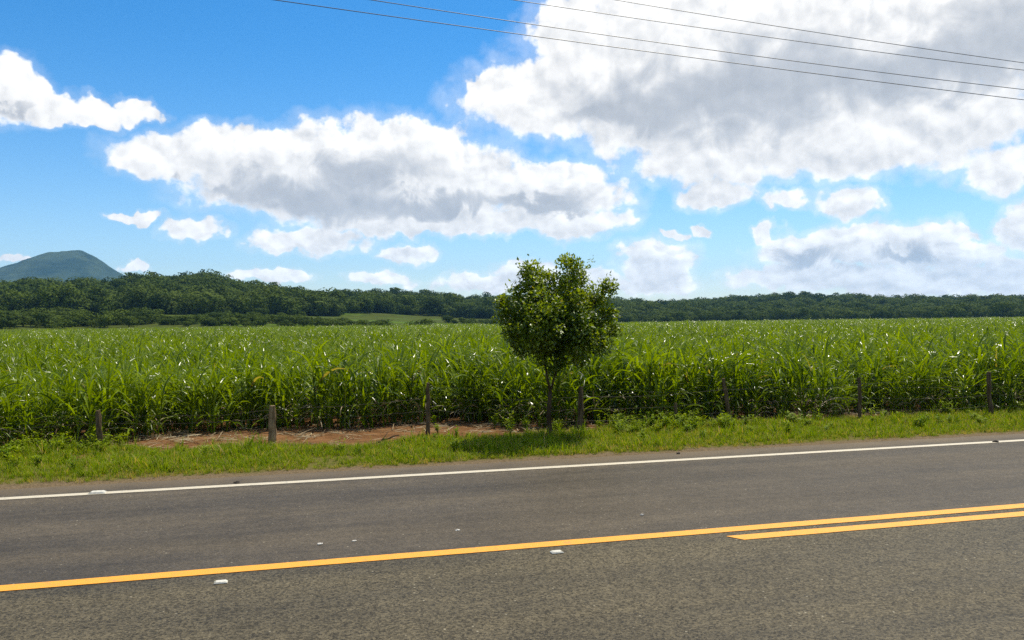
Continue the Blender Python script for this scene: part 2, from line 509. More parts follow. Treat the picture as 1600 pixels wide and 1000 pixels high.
def mat_soil():
    mt, k, b = new_mat('verge_soil')
    p = world_pos(k)
    x, y, _ = k.sep(p)
    n = k.noise(p, 1.3, 6, 0.6)
    n2 = k.noise(p, 22.0, 5, 0.65)
    soil = k.mix(k.ss(n2, 0.3, 0.7), (0.066, 0.031, 0.011), (0.19, 0.094, 0.038))
    soil = k.mix(k.ss(n, 0.45, 0.7, 0, 0.6), soil, (0.24, 0.125, 0.052))
    stones = k.voro(p, 48.0, out=1)
    gravel = k.mix(k.sep(stones)[0], (0.080, 0.058, 0.030), (0.18, 0.132, 0.076))
    gravel = k.mix(k.ss(n2, 0.4, 0.75, 0, 0.6), gravel, (0.15, 0.105, 0.058))
    turf = k.mix(n2, (0.07, 0.075, 0.016), (0.15, 0.12, 0.035))
    wob = k.M('ADD', y, k.M('MULTIPLY', k.M('SUBTRACT', n, 0.5), 0.8))
    c = k.mix(k.ss(wob, 12.45, 12.75), gravel, turf)
    c = k.mix(k.ss(wob, 14.2, 14.9), c, soil)
    k.l.new(c, b.inputs['Base Color'])
    b.inputs['Roughness'].default_value = 0.95
    b.inputs['Specular IOR Level'].default_value = 0.04
    bump(k, b, k.M('ADD', n2, k.M('MULTIPLY', k.voro(p, 48.0), 0.5)), 0.8, 0.02)
    return mt
M_SOIL = mat_soil()

def mat_ground():
    mt, k, b = new_mat('field_ground')
    p = world_pos(k)
    n = k.noise(p, 0.012, 6, 0.6)
    n2 = k.noise(p, 0.4, 5, 0.6)
    c = k.mix(k.ss(n2, 0.3, 0.7), (0.075, 0.085, 0.022), (0.13, 0.125, 0.04))
    c = k.mix(k.ss(n, 0.45, 0.6), c, (0.085, 0.13, 0.028))
    k.l.new(c, b.inputs['Base Color'])
    b.inputs['Roughness'].default_value = 0.95
    b.inputs['Specular IOR Level'].default_value = 0.04
    bump(k, b, n2, 0.5, 0.3)
    return mt
M_GROUND = mat_ground()

def mat_hill():
    mt, k, b = new_mat('hill_scrub')
    p = world_pos(k)
    n = k.noise(p, 0.02, 6, 0.6)
    n2 = k.noise(p, 0.3, 4, 0.6)
    c = k.mix(k.ss(n2, 0.3, 0.7), (0.034, 0.046, 0.006), (0.066, 0.080, 0.012))
    c = k.mix(k.ss(n, 0.48, 0.62, 0, 0.8), c, (0.070, 0.120, 0.008))
    k.l.new(c, b.inputs['Base Color'])
    b.inputs['Roughness'].default_value = 0.95
    b.inputs['Specular IOR Level'].default_value = 0.04
    bump(k, b, n2, 0.6, 1.0)
    return mt
M_HILL = mat_hill()

def mat_mountain():
    mt, k, b = new_mat('mountain_forest')
    p = world_pos(k)
    n = k.noise(p, 0.006, 8, 0.62)
    c = k.mix(k.ss(n, 0.35, 0.65), (0.010, 0.024, 0.010), (0.052, 0.072, 0.028))
    k.l.new(c, b.inputs['Base Color'])
    b.inputs['Roughness'].default_value = 0.95
    b.inputs['Specular IOR Level'].default_value = 0.04
    bump(k, b, k.noise(p, 0.02, 5, 0.6), 0.8, 25.0)
    return mt
M_MOUNTAIN = mat_mountain()

def plain(name, col, rough=0.6, metal=0.0):
    mt, k, b = new_mat(name)
    n = k.noise(k.n('ShaderNodeTexCoord').outputs['Object'], 30.0, 4, 0.6)
    c = k.mix(k.ss(n, 0.3, 0.7), tuple(v * 0.75 for v in col), col)
    k.l.new(c, b.inputs['Base Color'])
    b.inputs['Roughness'].default_value = rough
    b.inputs['Metallic'].default_value = metal
    return mt
M_STUD = plain('stud_ceramic', (0.62, 0.58, 0.47), 0.5)
M_REFLECTOR = plain('stud_reflector', (0.60, 0.55, 0.42), 0.2)
M_CABLE = plain('cable_aluminium', (0.055, 0.06, 0.07), 0.5)
M_WIRE = plain('rusty_wire', (0.085, 0.065, 0.045), 0.7, 0.3)
M_PEBBLE = plain('pale_pebble', (0.55, 0.51, 0.43), 0.8)
M_CLOD = plain('dark_clod', (0.035, 0.026, 0.018), 0.95)

# ------------------------------------------------------------------ ground, road, verge
def ground():
    rs = np.concatenate([np.linspace(0.5, 60, 20), np.linspace(80, 300, 12), np.linspace(400, 1500, 12), np.geomspace(2000, 4800, 6)])
    na = 120
    v = [(0, 0, -0.06)]
    for r in rs:
        for k in range(na):
            a = 2 * math.pi * k / na
            v.append((r * math.sin(a), r * math.cos(a), -0.06))
    f = [(0, 1 + (k + 1) % na, 1 + k) for k in range(na)]
    for i in range(len(rs) - 1):
        for k in range(na):
            k2 = (k + 1) % na
            f.append((1 + i * na + k, 1 + i * na + k2, 1 + (i + 1) * na + k2, 1 + (i + 1) * na + k))
    me = bpy.data.meshes.new('ground'); me.from_pydata(v, [], f); me.materials.append(M_GROUND)
    o = bpy.data.objects.new('ground', me); COL.objects.link(o)
    me.update()
    return tag(o, kind='structure')
ground()

def road():
    mb = MB()
    xs = np.linspace(-400, 400, 161)
    prof = [(-0.9, -0.08), (-0.6, -0.004), (3.9, 0.0), (12.05, 0.0), (12.3, -0.012), (12.5, -0.08)]
    vv = []
    for x in xs:
        for (y, z) in prof: vv.append((x, y, z))
    n = len(prof)
    ff = [(i * n + j, (i + 1) * n + j, (i + 1) * n + j + 1, i * n + j + 1) for i in range(len(xs) - 1) for j in range(n - 1)]
    mb.add(vv, ff)
    return tag(mb.build('road', M_ASPHALT), kind='structure')
ROAD = road()

def marking(name, y0, y1, x0, x1, mat, slant=0.0, wob=0.004):
    """painted line: a sheet 4 mm above the road with slightly ragged edges"""
    mb = MB()
    xs = np.concatenate([np.arange(x0, -8, 8.0), np.arange(max(-8, x0), min(22, x1), 0.06), np.arange(22, x1, 8.0), [x1]])
    vv = []
    for i, x in enumerate(xs):
        e0 = wob * mnoise.noise((x * 6, y0, 3.1)) + wob * mnoise.noise((x * 1.1, y0, 8.1))
        e1 = wob * mnoise.noise((x * 6, y1, 5.7)) + wob * mnoise.noise((x * 1.1, y1, 1.1))
        s = slant if i == 0 else 0.0
        vv += [(x, y0 + e0, 0.005), (x - s, y1 + e1, 0.005)]
    ff = [(2 * i, 2 * i + 2, 2 * i + 3, 2 * i + 1) for i in range(len(xs) - 1)]
    mb.add(vv, ff)
    return mb.build(name, mat, parent=ROAD)
marking('edge_line', 11.49, 11.645, -400, 400, M_WHITE)['label'] = 'solid white edge line beside the gravel shoulder'
marking('centre_line', 7.535, 7.705, -400, 400, M_YELLOW)['label'] = 'long solid yellow centre line'
marking('centre_line', 7.225, 7.395, 4.12, 400, M_YELLOW, slant=0.10)['label'] = 'second yellow line that begins beside the first'

# curves of the verge, read from the photograph (x, y on the ground)
C_CANE = np.array([(-40, 16.6), (-4.93, 16.0), (-3.06, 16.1), (-1.86, 17.2), (-0.44, 17.4), (1.81, 17.15), (2.7, 17.5), (3.3, 17.7), (3.8, 16.2), (4.97, 15.9), (6.82, 15.8), (8.27, 15.7), (11.17, 15.45), (15.6, 15.0), (40, 15.0)])
C_GRASS = np.array([(-40, 16.3), (-4.73, 16.2), (-2.87, 15.6), (-1.61, 14.8), (-0.27, 14.6), (1.08, 14.15), (2.05, 14.8), (3.45, 14.8), (4.43, 14.9), (6.24, 15.2), (8.21, 15.1), (10.23, 15.0), (14.17, 15.0), (40, 15.0)])
cane_y = lambda x: np.interp(x, C_CANE[:, 0], C_CANE[:, 1])
grass_y = lambda x: np.interp(x, C_GRASS[:, 0], C_GRASS[:, 1])

def verge_z(x, y):
    z = 0.045 * mnoise.noise((x * 0.35, y * 0.5, 0.3)) + 0.022 * mnoise.noise((x * 1.7, y * 2.1, 4.0)) + 0.010 * mnoise.noise((x * 6.1, y * 6.3, 9.0))
    k = min(1.0, max(0.0, (y - 12.3) / 0.9))
    return -0.016 + k * (z + 0.03)
vz = np.vectorize(verge_z)
vxs = np.concatenate([np.linspace(-60, -8, 40), np.arange(-7.9, 22, 0.09), np.linspace(22.2, 90, 60)])
vys = np.concatenate([np.arange(12.22, 18.2, 0.09), np.linspace(18.4, 26, 14)])
tag(grid_obj('verge', vxs, vys, vz, M_SOIL), kind='structure')

# ------------------------------------------------------------------ mountain and hills
def mountain():
    cx, cy = at_y(118, 400, 3500)[0], 3500.0
    prof = []                                                  # skyline: photograph x -> height at that distance
    ridge = [(-420, 470), (-200, 447), (-60, 424), (0, 417), (30, 408), (52, 399), (74, 393), (100, 391), (120, 388.5), (132, 391), (150, 400), (172, 415), (196, 430), (240, 452), (330, 476), (480, 505)]
    P = np.array([at_y(px, py, cy) for px, py in ridge])
    xs = np.linspace(P[0][0], P[-1][0], 220)
    ys = np.linspace(cy - 1000, cy + 1000, 110)
    def zf(X, Y):
        Z = np.zeros_like(X)
        for j in range(X.shape[0]):
            for i in range(X.shape[1]):
                x, y = X[j, i], Y[j, i]
                top = np.interp(x, P[:, 0], P[:, 2])
                d = abs(y - cy) / 1000.0
                gul = mnoise.fractal((x * 0.006, y * 0.0016, 1.0), 1.0, 2.0, 4) * 22 * min(1, d * 5)
                rough = mnoise.fractal((x * 0.024, y * 0.024, 2.0), 1.0, 2.0, 3) * 4
                Z[j, i] = top * max(0.0, 1 - d ** 0.85) + (gul + rough) * (1 - d) - 12 * d
        return Z
    return tag(grid_obj('mountain', xs, ys, zf, M_MOUNTAIN), kind='structure')
mountain()

SKYLINE = np.array([(-260, 446), (-120, 440), (0, 437), (40, 428), (80, 431), (120, 431), (180, 433), (205, 426), (235, 422), (265, 424), (300, 425), (330, 422), (350, 428), (400, 438), (430, 441), (470, 447), (510, 454), (545, 448), (600, 450), (640, 452), (690, 453), (730, 460), (780, 456), (850, 455), (920, 458), (960, 460), (1000, 463), (1050, 464), (1090, 460), (1150, 456), (1220, 452), (1290, 454), (1350, 453), (1390, 457), (1440, 456), (1500, 456), (1560, 453), (1600, 457), (1700, 452), (1850, 450)], dtype=float)
_az, _tan = [], []
for px, py in SKYLINE:
    d = ray(px, py)
    _az.append(math.degrees(math.atan2(d[0], d[1]))); _tan.append(d[2] / math.hypot(d[0], d[1]))
AZ0, AZ1 = _az[0], _az[-1]
def ridge_r(az):   # metres to the ridge: the left hill is the nearer one
    return float(np.interp(az, [-26, -5, 6, 14, 30, 55], [560, 580, 660, 760, 820, 820]))
TREE_H = 13.0
def hill_z(az, r):
    rr = ridge_r(az)
    top = np.interp(az, _az, _tan) * rr + CAM_H - TREE_H
    r0 = rr * float(np.interp(az, [-26, 0, 10, 30, 55], [0.50, 0.48, 0.52, 0.62, 0.62]))
    t = (r - r0) / (rr - r0)
    x, y = r * math.sin(rad(az)), r * math.cos(rad(az))
    foot = float(np.interp(az, [-26, -12, 2, 10, 16, 24], [4.2, 4.2, 4.2, 2.8, 1.0, 0.3]))   # gentle rise below the wood
    apron = foot * min(1.0, max(0.0, (r - 170) / max(1.0, r0 - 170))) ** 1.3
    if t <= 0:
        return -0.5 + apron * 1.12
    if t <= 1:
        s = t * t * (3 - 2 * t) * 0.55 + t * 0.45
        z = apron + (top - foot) * s
        z += 3.2 * mnoise.fractal((x * 0.013, y * 0.013, 0.5), 1.0, 2.0, 4) * math.sin(math.pi * t)
        return z
    u = min(1.0, (r - rr) / 420.0)
    return top * (1 - u * u * (3 - 2 * u)) - 8 * u
def hills():
    azs = np.linspace(AZ0, AZ1, 300)
    v, f = [], []
    nr = 60
    for a in azs:
        rr = ridge_r(a)
        rs = np.concatenate([np.linspace(150, rr, 42), np.linspace(rr + 12, rr + 440, nr - 42)])
        for r in rs:
            v.append((r * math.sin(rad(a)), r * math.cos(rad(a)), hill_z(a, r)))
    for i in range(len(azs) - 1):
        for j in range(nr - 1):
            f.append((i * nr + j, (i + 1) * nr + j, (i + 1) * nr + j + 1, i * nr + j + 1))
    me = bpy.data.meshes.new('hills'); me.from_pydata(v, [], f); me.materials.append(M_HILL)
    me.polygons.foreach_set('use_smooth', np.ones(len(f), dtype=bool))
    o = bpy.data.objects.new('hills', me); COL.objects.link(o)
    return tag(o, kind='structure')
hills()

# ------------------------------------------------------------------ woodland on the hills
def crown_mesh(name, seed, n=800, leaf=0.62):
    """one woodland tree, unit: about 8 m tall and 8 m wide, leaf clumps over a lobed crown on a short trunk"""
    rr = random.Random(seed)
    mb = MB()
    mb.tube([(0, 0, -1.5), (0.1, 0, 2), (0, 0.2, 4)], [0.25, 0.2, 0.1], 5, 0.1)
    lobes = []
    for i in range(rr.randint(6, 9)):
        a = rr.uniform(0, 2 * math.pi); d = rr.uniform(0.4, 2.7)
        lobes.append((Vector((d * math.cos(a), d * math.sin(a), rr.uniform(2.0, 6.0) - 0.35 * d)), rr.uniform(1.4, 2.5)))
    for i in range(n):
        c, r = rr.choice(lobes)
        d = Vector((rr.gauss(0, 1), rr.gauss(0, 1), rr.gauss(0.25, 0.9))).normalized()
        p = c + Vector((d.x, d.y, d.z * 0.8)) * (r * rr.uniform(0.82, 1.05))
        nrm = (d + Vector((rr.gauss(0, .28), rr.gauss(0, .28), rr.gauss(0.1, .28)))).normalized()
        a = nrm.orthogonal().normalized(); a.rotate(Matrix.Rotation(rr.uniform(0, 6.3), 3, nrm)); b = nrm.cross(a)
        s = leaf * rr.uniform(0.5, 1.1)
        q = [p + a * s * rr.uniform(.4, .8), p + b * s * rr.uniform(.3, .6), p - a * s * rr.uniform(.4, .8), p - b * s * rr.uniform(.3, .6)]
        mb.add(q, [(0, 1, 2, 3)], rr.uniform(0.1, 0.8))
    return mb.mesh(name, M_WOODLAND)
CROWNS = [crown_mesh('woodland_crown', 100 + i) for i in range(6)]

def woodland():
    pts, rot, scl, idx = [], [], [], []
    rr = random.Random(5)
    n_try = 15500
    for _ in range(n_try):
        az = rr.uniform(AZ0 + 0.3, AZ1 - 0.3)
        R = ridge_r(az)
        r0 = R * float(np.interp(az, [-26, 0, 10, 30, 55], [0.50, 0.48, 0.52, 0.62, 0.62]))
        r = math.sqrt(rr.uniform((r0 * 0.86) ** 2, (R + 45) ** 2))
        t = (r - r0) / (R - r0)
        x, y = r * math.sin(rad(az)), r * math.cos(rad(az))
        clear = mnoise.noise((x * 0.012, y * 0.012, 3.3))
        low = float(np.interp(az, [-26, -4, 3, 8, 15, 22], [0.08, 0.12, 0.17, 0.22, 0.10, -0.15]))   # open slope below the wood in the middle
        if t < low + 0.12 * clear: continue
        if t < 0.3 and clear > 0.38: continue
        s = rr.choice((rr.uniform(0.55, .95), rr.uniform(0.8, 1.5), rr.uniform(0.8, 1.7))) * (0.75 if t < 0.1 else 1.0)
        if rr.random() < 0.02 and t > .8: s *= 1.25
        pts.append((x, y, hill_z(az, r) - 0.4 * s)); rot.append((rr.gauss(0, .05), rr.gauss(0, .05), rr.uniform(0, 6.28)))
        scl.append((s * rr.uniform(.9, 1.25), s * rr.uniform(.9, 1.25), s * rr.uniform(0.8, 1.1))); idx.append(rr.randrange(len(CROWNS)))
    # bushes and a ragged hedge between the field and the hills
    for _ in range(1150):
        az = rr.uniform(AZ0 + .3, 20)
        R = ridge_r(az); r = R * rr.uniform(0.30, 0.50)
        x, y = r * math.sin(rad(az)), r * math.cos(rad(az))
        if mnoise.noise((x * 0.02, y * 0.02, 7.7)) < 0.16: continue
        s = rr.uniform(0.22, 0.5) * (1.25 if az < -8 else 0.9)
        pts.append((x, y, hill_z(az, r) - 0.3)); rot.append((0, 0, rr.uniform(0, 6.28)))
        scl.append((s * 1.5, s * 1.5, s)); idx.append(rr.randrange(len(CROWNS)))
    scatter('woodland', pts, rot, scl, idx, CROWNS, 'dense dark green woodland covering the low hills behind the cane field', 'woodland')
woodland()

# ------------------------------------------------------------------ sugar cane
def blade(mb, rr, base, az, th0, length, width, bend, tone, segs=7, twist=0.0):
    """one long arching leaf, folded along its rib"""
    p = Vector(base); th = th0
    hd = Vector((math.sin(az), math.cos(az), 0))
    pts, sides, nors = [], [], []
    for i in range(segs + 1):
        t = i / segs
        d = hd * math.sin(th) + Vector((0, 0, math.cos(th)))
        pts.append(p.copy())
        s = Vector((hd.y, -hd.x, 0)); s.rotate(Matrix.Rotation(twist * t, 3, d))
        sides.append(s); nors.append(s.cross(d).normalized())
        p = p + d * (length / segs)
        th += bend * (0.35 + 1.5 * t) / segs
    vv, ff = [], []
    for i in range(segs + 1):
        t = i / segs
        w = width * min(1.0, 0.45 + 2.6 * t) * (1 - t ** 2.3) * 0.5 + 0.0015
        vv += [pts[i] - sides[i] * w + nors[i] * w * 0.30, pts[i], pts[i] + sides[i] * w + nors[i] * w * 0.30]
    for i in range(segs):
        a = 3 * i
        ff += [(a, a + 1, a + 4, a + 3), (a + 1, a + 2, a + 5, a + 4)]
    mb.add(vv, ff, tone)

def cane_meshes(seed, full=True):
    rr = random.Random(seed)
    green, dry, stem = MB(), MB(), MB()
    for s in range(rr.randint(5, 7)):
        a = rr.uniform(0, 6.28); d = rr.uniform(0.02, 0.24)
        bx, by = d * math.cos(a), d * math.sin(a)
        lean = Vector((bx * rr.uniform(.2, 1.2), by * rr.uniform(.2, 1.2), 0)) + Vector((rr.gauss(0, .06), rr.gauss(0, .06), 0))
        hgt = rr.uniform(0.55, 1.0)
        top = Vector((bx, by, 0)) + lean * hgt + Vector((0, 0, hgt))
        stem.tube([(bx, by, -0.05), Vector((bx, by, 0)).lerp(top, .5), top], [0.016, 0.014, 0.009], 5, rr.random())
        n = rr.randint(9, 12)
        az = rr.uniform(0, 6.28)
        for k in range(n):
            t = (k + 0.6) / n
            az += math.pi + rr.gauss(0, 0.5)
            base = Vector((bx, by, 0)).lerp(top, 0.05 + 0.95 * t)
            th0 = (0.80 - 0.70 * t) + rr.gauss(0, 0.10)
            L = rr.uniform(0.52, 1.0) * (0.85 + 0.2 * math.sin(t * 3.1))
            bd = rr.uniform(1.0, 3.0) * (1.15 - 0.45 * t)
            tone = min(0.92, max(0.0, rr.gauss(0.30 + 0.25 * t, 0.30)))
            if rr.random() < 0.012: tone = 1.0
            blade(green, rr, base, az, th0, L, rr.uniform(0.028, 0.054), bd, tone, 7, rr.gauss(0, 0.9))
        for k in range(rr.randint(1, 3)):
            base = Vector((bx, by, 0)).lerp(top, rr.uniform(0.05, 0.4))
            blade(dry, rr, base, rr.uniform(0, 6.28), rr.uniform(0.5, 1.2), rr.uniform(0.25, 0.6), rr.uniform(.012, .025), rr.uniform(1.4, 2.8), rr.random(), 5, rr.gauss(0, 1.2))
    return green.mesh('cane_foliage', M_CANE), dry.mesh('cane_dry_foliage', M_STRAW), stem.mesh('cane_stem', M_CANE)
def merged(ms, name):
    """green, dry and stem of one clump as one mesh with two materials, for the mass of the field"""
    me = bpy.data.meshes.new(name)
    V, Fc, T, MI = [], [], [], []
    for m_, mi in zip(ms, (0, 1, 0)):
        b = len(V)
        V += [tuple(q.co) for q in m_.vertices]
        T += [d.value for d in m_.attributes['tone'].data]
        for p in m_.polygons:
            Fc.append(tuple(b + i for i in p.vertices)); MI.append(mi)
    me.from_pydata(V, [], Fc)
    a = me.attributes.new('tone', 'FLOAT', 'POINT'); a.data.foreach_set('value', np.array(T, dtype=np.float32))
    me.materials.append(M_CANE); me.materials.append(M_STRAW)
    me.polygons.foreach_set('material_index', np.array(MI, dtype=np.int32))
    me.update()
    return me
CANE = [cane_meshes(300 + i) for i in range(8)]
CANE_ONE = [merged(c, 'sugar_cane_clump') for c in CANE]

def cane_height(x, y):
    return 0.92 + 0.20 * mnoise.noise((x * 0.25, y * 0.25, 1.5)) + 0.16 * mnoise.noise((x * 0.9, y * 0.9, 6.5))

front = []
rr = random.Random(21)
row = 0
while len(front) < 300:
    x = -7.0 + rr.uniform(0, .3) - row * 0.4
    while x < 18.5 + row * 0.6 and len(front) < 300:
        y = float(cane_y(x)) + 0.16 + row * 0.55 + rr.gauss(0, 0.14) + (0.30 * mnoise.noise((x * 0.7, 0.0, 6.0)) if row == 0 else 0.0)
        front.append((x, y)); x += rr.uniform(0.42, 0.60)
    row += 1
ROWS_BUILT = row
LBL = 'bushy green sugar cane clump in the front rows behind the wire fence'
for i, (x, y) in enumerate(front):
    o = empty('sugar_cane', (x, y, verge_z(x, y)))
    s = cane_height(x, y) * rr.uniform(0.84, 1.20)
    o.scale = (s * rr.uniform(.95, 1.15), s * rr.uniform(.95, 1.15), s)
    o.rotation_euler = (rr.gauss(0, .05), rr.gauss(0, .05), rr.uniform(0, 6.28))
    tag(o, LBL, 'sugar cane', 'sugar cane clumps in the front rows')
    g_, d_, s_ = CANE[rr.randrange(len(CANE))]
    for nm, me in (('foliage', g_), ('dry_foliage', d_), ('stem', s_)):
        c = bpy.data.objects.new(nm, me); c.parent = o; COL.objects.link(c)
        c['kind'] = 'stuff'

for (px, py, what) in [(165, 697, 'the leftmost fence post in view'), (425, 698, 'the short thick split fence post'), (668, 685, 'the tall fence post left of the tree'),
                       (858, 688, 'the trunk of the roadside tree'), (910, 680, 'the thick fence post beside the tree'), (1055, 668, 'the lowest fence post'), (1140, 664, 'the leaning fence post'),
                       (1345, 658, 'the second fence post from the right'), (1560, 655, 'the rightmost fence post in view')]:
    d = ray(px, py)
    best = min((o for o in COL.objects if o.name.startswith('sugar_cane') and o.location.y < float(cane_y(o.location.x)) + 0.45), key=lambda o: abs(o.location.x / o.location.y - d[0] / d[1]))
    best['label'] = 'green sugar cane clump directly behind ' + what

def cane_field():
    pts, rot, scl, idx = [], [], [], []
    rr = random.Random(33)
    def put(x, y, k=1.0):
        s = cane_height(x, y) * rr.uniform(0.86, 1.14)
        pts.append((x, y, -0.06 if y > 25 else verge_z(x, y))); rot.append((rr.gauss(0, .06), rr.gauss(0, .06), rr.uniform(0, 6.28)))
        scl.append((s * k * rr.uniform(.95, 1.2), s * k * rr.uniform(.95, 1.2), s)); idx.append(rr.randrange(len(CANE_ONE)))
    # the rows that follow the front ones
    y_off = ROWS_BUILT * 0.55 - 0.2
    y = 0.0
    def x_range(yy):
        return yy * math.tan(rad(-21.5)) - 3.0, yy * math.tan(rad(50.5)) + 3.0
    while True:
        yy = 16.3 + y_off + y
        if yy > 185: break
        x0, x1 = x_range(yy)
        step = 0.50 if yy < 35 else (0.62 if yy < 60 else (0.95 if yy < 100 else 1.35))
        k = 1.0 if yy < 35 else (1.1 if yy < 60 else (1.35 if yy < 100 else 1.7))
        x = x0 + rr.uniform(0, step)
        while x < x1:
            yv = float(cane_y(x)) - 16.3 + yy if yy < 30 else yy
            put(x + rr.gauss(0, .06), yv + rr.gauss(0, 0.12) * k, k)
            x += step * rr.uniform(0.8, 1.2)
        y += 0.58 if yy < 35 else (0.75 if yy < 60 else (1.1 if yy < 100 else 1.7))
    # front rows left and right of the ones built singly
    for r_ in range(ROWS_BUILT):
        for a, b in ((-24, -7.0 - r_ * 0.4), (18.9 + r_ * 0.6, 40)):
            x = a
            while x < b:
                put(x, float(cane_y(x)) + 0.16 + r_ * 0.55 + rr.gauss(0, .1)); x += rr.uniform(.45, .65)
    scatter('cane_field', pts, rot, scl, idx, CANE_ONE, 'wide green sugar cane field stretching back from the front rows to the hills', 'crop field')
    return len(pts)
print('cane clumps', cane_field())

# ------------------------------------------------------------------ verge grass, weeds, litter
def tuft_mesh(seed, n=18, h=(0.05, 0.15), spread=0.08, width=(0.004, 0.008), mat=None, dry=0.10):
    rr = random.Random(seed); mb = MB()
    for i in range(n):
        a = rr.uniform(0, 6.28); d = rr.uniform(0, spread)
        tone = min(0.87, max(0, rr.gauss(0.5, 0.25)))
        if rr.random() < dry: tone = 1.0
        blade(mb, rr, (d * math.cos(a), d * math.sin(a), -0.01), rr.uniform(0, 6.28), abs(rr.gauss(0.25, 0.25)), rr.uniform(*h), rr.uniform(*width), rr.uniform(0.3, 1.5), tone, 3)
    return mb.mesh('grass_tuft', mat or M_GRASS)
TUFTS = [tuft_mesh(500 + i) for i in range(5)] + [tuft_mesh(520 + i, 14, (0.12, 0.30), 0.07, (0.005, 0.010)) for i in range(2)]
TUFTS += [tuft_mesh(530 + i, 16, (0.04, 0.13), 0.09, (0.004, 0.007), dry=.6) for i in range(2)]
WEED_T = []
for i in range(3):                                            # broad-leaved weeds
    w_rr = random.Random(540 + i); mb = MB()
    for k in range(9):
        a = w_rr.uniform(0, 6.28); top = Vector((math.sin(a) * w_rr.uniform(.03, .12), math.cos(a) * w_rr.uniform(.03, .12), w_rr.uniform(.14, .34)))
        mb.tube([(0, 0, -.02), top * .5, top], [.004, .003, .002], 4, .3)
        for q in range(7):
            p = top * w_rr.uniform(.35, 1.05)
            blade(mb, w_rr, p, w_rr.uniform(0, 6.28), w_rr.uniform(.7, 1.6), w_rr.uniform(.05, .09), w_rr.uniform(.02, .035), w_rr.uniform(.2, 1.0), min(.87, max(0, w_rr.gauss(.45, .25))), 3)
    WEED_T.append(mb.mesh('weed_tuft', M_GRASS))
def grass():
    pts, rot, scl, idx = [], [], [], []
    rr = random.Random(8)
    def put(x, y, s, i):
        pts.append((x, y, verge_z(x, y))); rot.append((rr.gauss(0, .1), rr.gauss(0, .1), rr.uniform(0, 6.28)))
        scl.append((s * rr.uniform(.9, 1.3),) * 2 + (s * rr.uniform(.8, 1.2),)); idx.append(i)
    for _ in range(34000):
        x = rr.uniform(-12, 28)
        lo = 12.52 + 0.13 * mnoise.noise((x * 1.3, 0, 2)) + 0.08 * mnoise.noise((x * 5, 0, 4))
        hi = float(grass_y(x)) + 0.35 * mnoise.noise((x * 0.9, 3, 2)) + 0.15 * mnoise.noise((x * 4, 5, 2))
        y = rr.uniform(lo, hi + 0.5)
        edge = min((y - lo) / 0.25, (hi - y) / 0.35)
        if rr.random() > 0.35 + edge: continue
        if mnoise.noise((x * 1.1, y * 1.4, 9.0)) < -0.42 and rr.random() < .75: continue
        tall = mnoise.noise((x * .7, y * .9, 5.0))
        put(x, y, rr.uniform(0.45, 1.0) * (1 + 0.5 * tall) * (0.75 if y < lo + .3 else 1), 7 + rr.randrange(2) if rr.random() < (0.55 if y < lo + .25 else 0.05) + 0.5 * max(0, mnoise.noise((x * .8, y * 1.1, 12.0)) - .1) else (rr.randrange(5) if rr.random() > 0.06 + 0.12 * max(0, tall) else 5 + rr.randrange(2)))
    for _ in range(2600):                                     # weeds: thick right of the tree and at the cane's foot
        x = rr.uniform(-9, 22)
        hi = float(cane_y(x))
        y = rr.uniform(13.2, hi + .1)
        k = 0.06 + 0.5 * max(0.0, mnoise.noise((x * 1.2, y * 1.5, 15.0)) - 0.1)
        if 5.6 < x < 8.0 and y > 14.2: k = 0.95
        if x < -2.8 and y > 14.9: k = 0.9
        if x > 13.0 and y > 14.6: k = 0.6
        if 1.6 < x < 2.4 and 14.2 < y < 15.4: k = 0.8
        if 3.6 < x < 6 and y > 15.6: k = .4
        if -2.6 < x < 3.5 and y > float(grass_y(x)) - .1 and rr.random() < .85: continue
        if rr.random() > k: continue
        put(x, y, rr.uniform(.4, .95), 9 + rr.randrange(3))
    scatter('verge_grass', pts, rot, scl, idx, TUFTS + WEED_T, 'yellow-green grass and weeds on the verge between the road and the fence', 'grass')
grass()

def litter():
    l_rr = random.Random(77)
    src = []
    for i in range(4):
        mb = MB()
        for k in range(5):
            blade(mb, l_rr, (l_rr.uniform(-.2, .2), l_rr.uniform(-.15, .15), l_rr.uniform(.005, .03)), l_rr.uniform(0, 6.28), 1.5 + l_rr.gauss(0, .08), l_rr.uniform(.15, .5), l_rr.uniform(.01, .025), l_rr.uniform(-.1, .25), l_rr.random(), 4, l_rr.gauss(0, .6))
        src.append(mb.mesh('straw_bundle', M_STRAW))
    pts, rot, scl, idx = [], [], [], []
    for _ in range(1500):
        x = l_rr.uniform(-10, 24)
        lo, hi = float(grass_y(x)) - 0.2, float(cane_y(x)) + 0.7
        y = l_rr.uniform(lo, hi)
        if l_rr.random() > 0.25 + 0.75 * (y - lo) / (hi - lo): continue
        pts.append((x, y, verge_z(x, y) + .004)); rot.append((0, 0, l_rr.uniform(0, 6.28))); s = l_rr.uniform(.5, 1.1)
        scl.append((s, s, s)); idx.append(l_rr.randrange(4))
    scatter('straw_litter', pts, rot, scl, idx, src, 'dry tan cane straw strewn on the bare soil below the cane', 'straw')
litter()

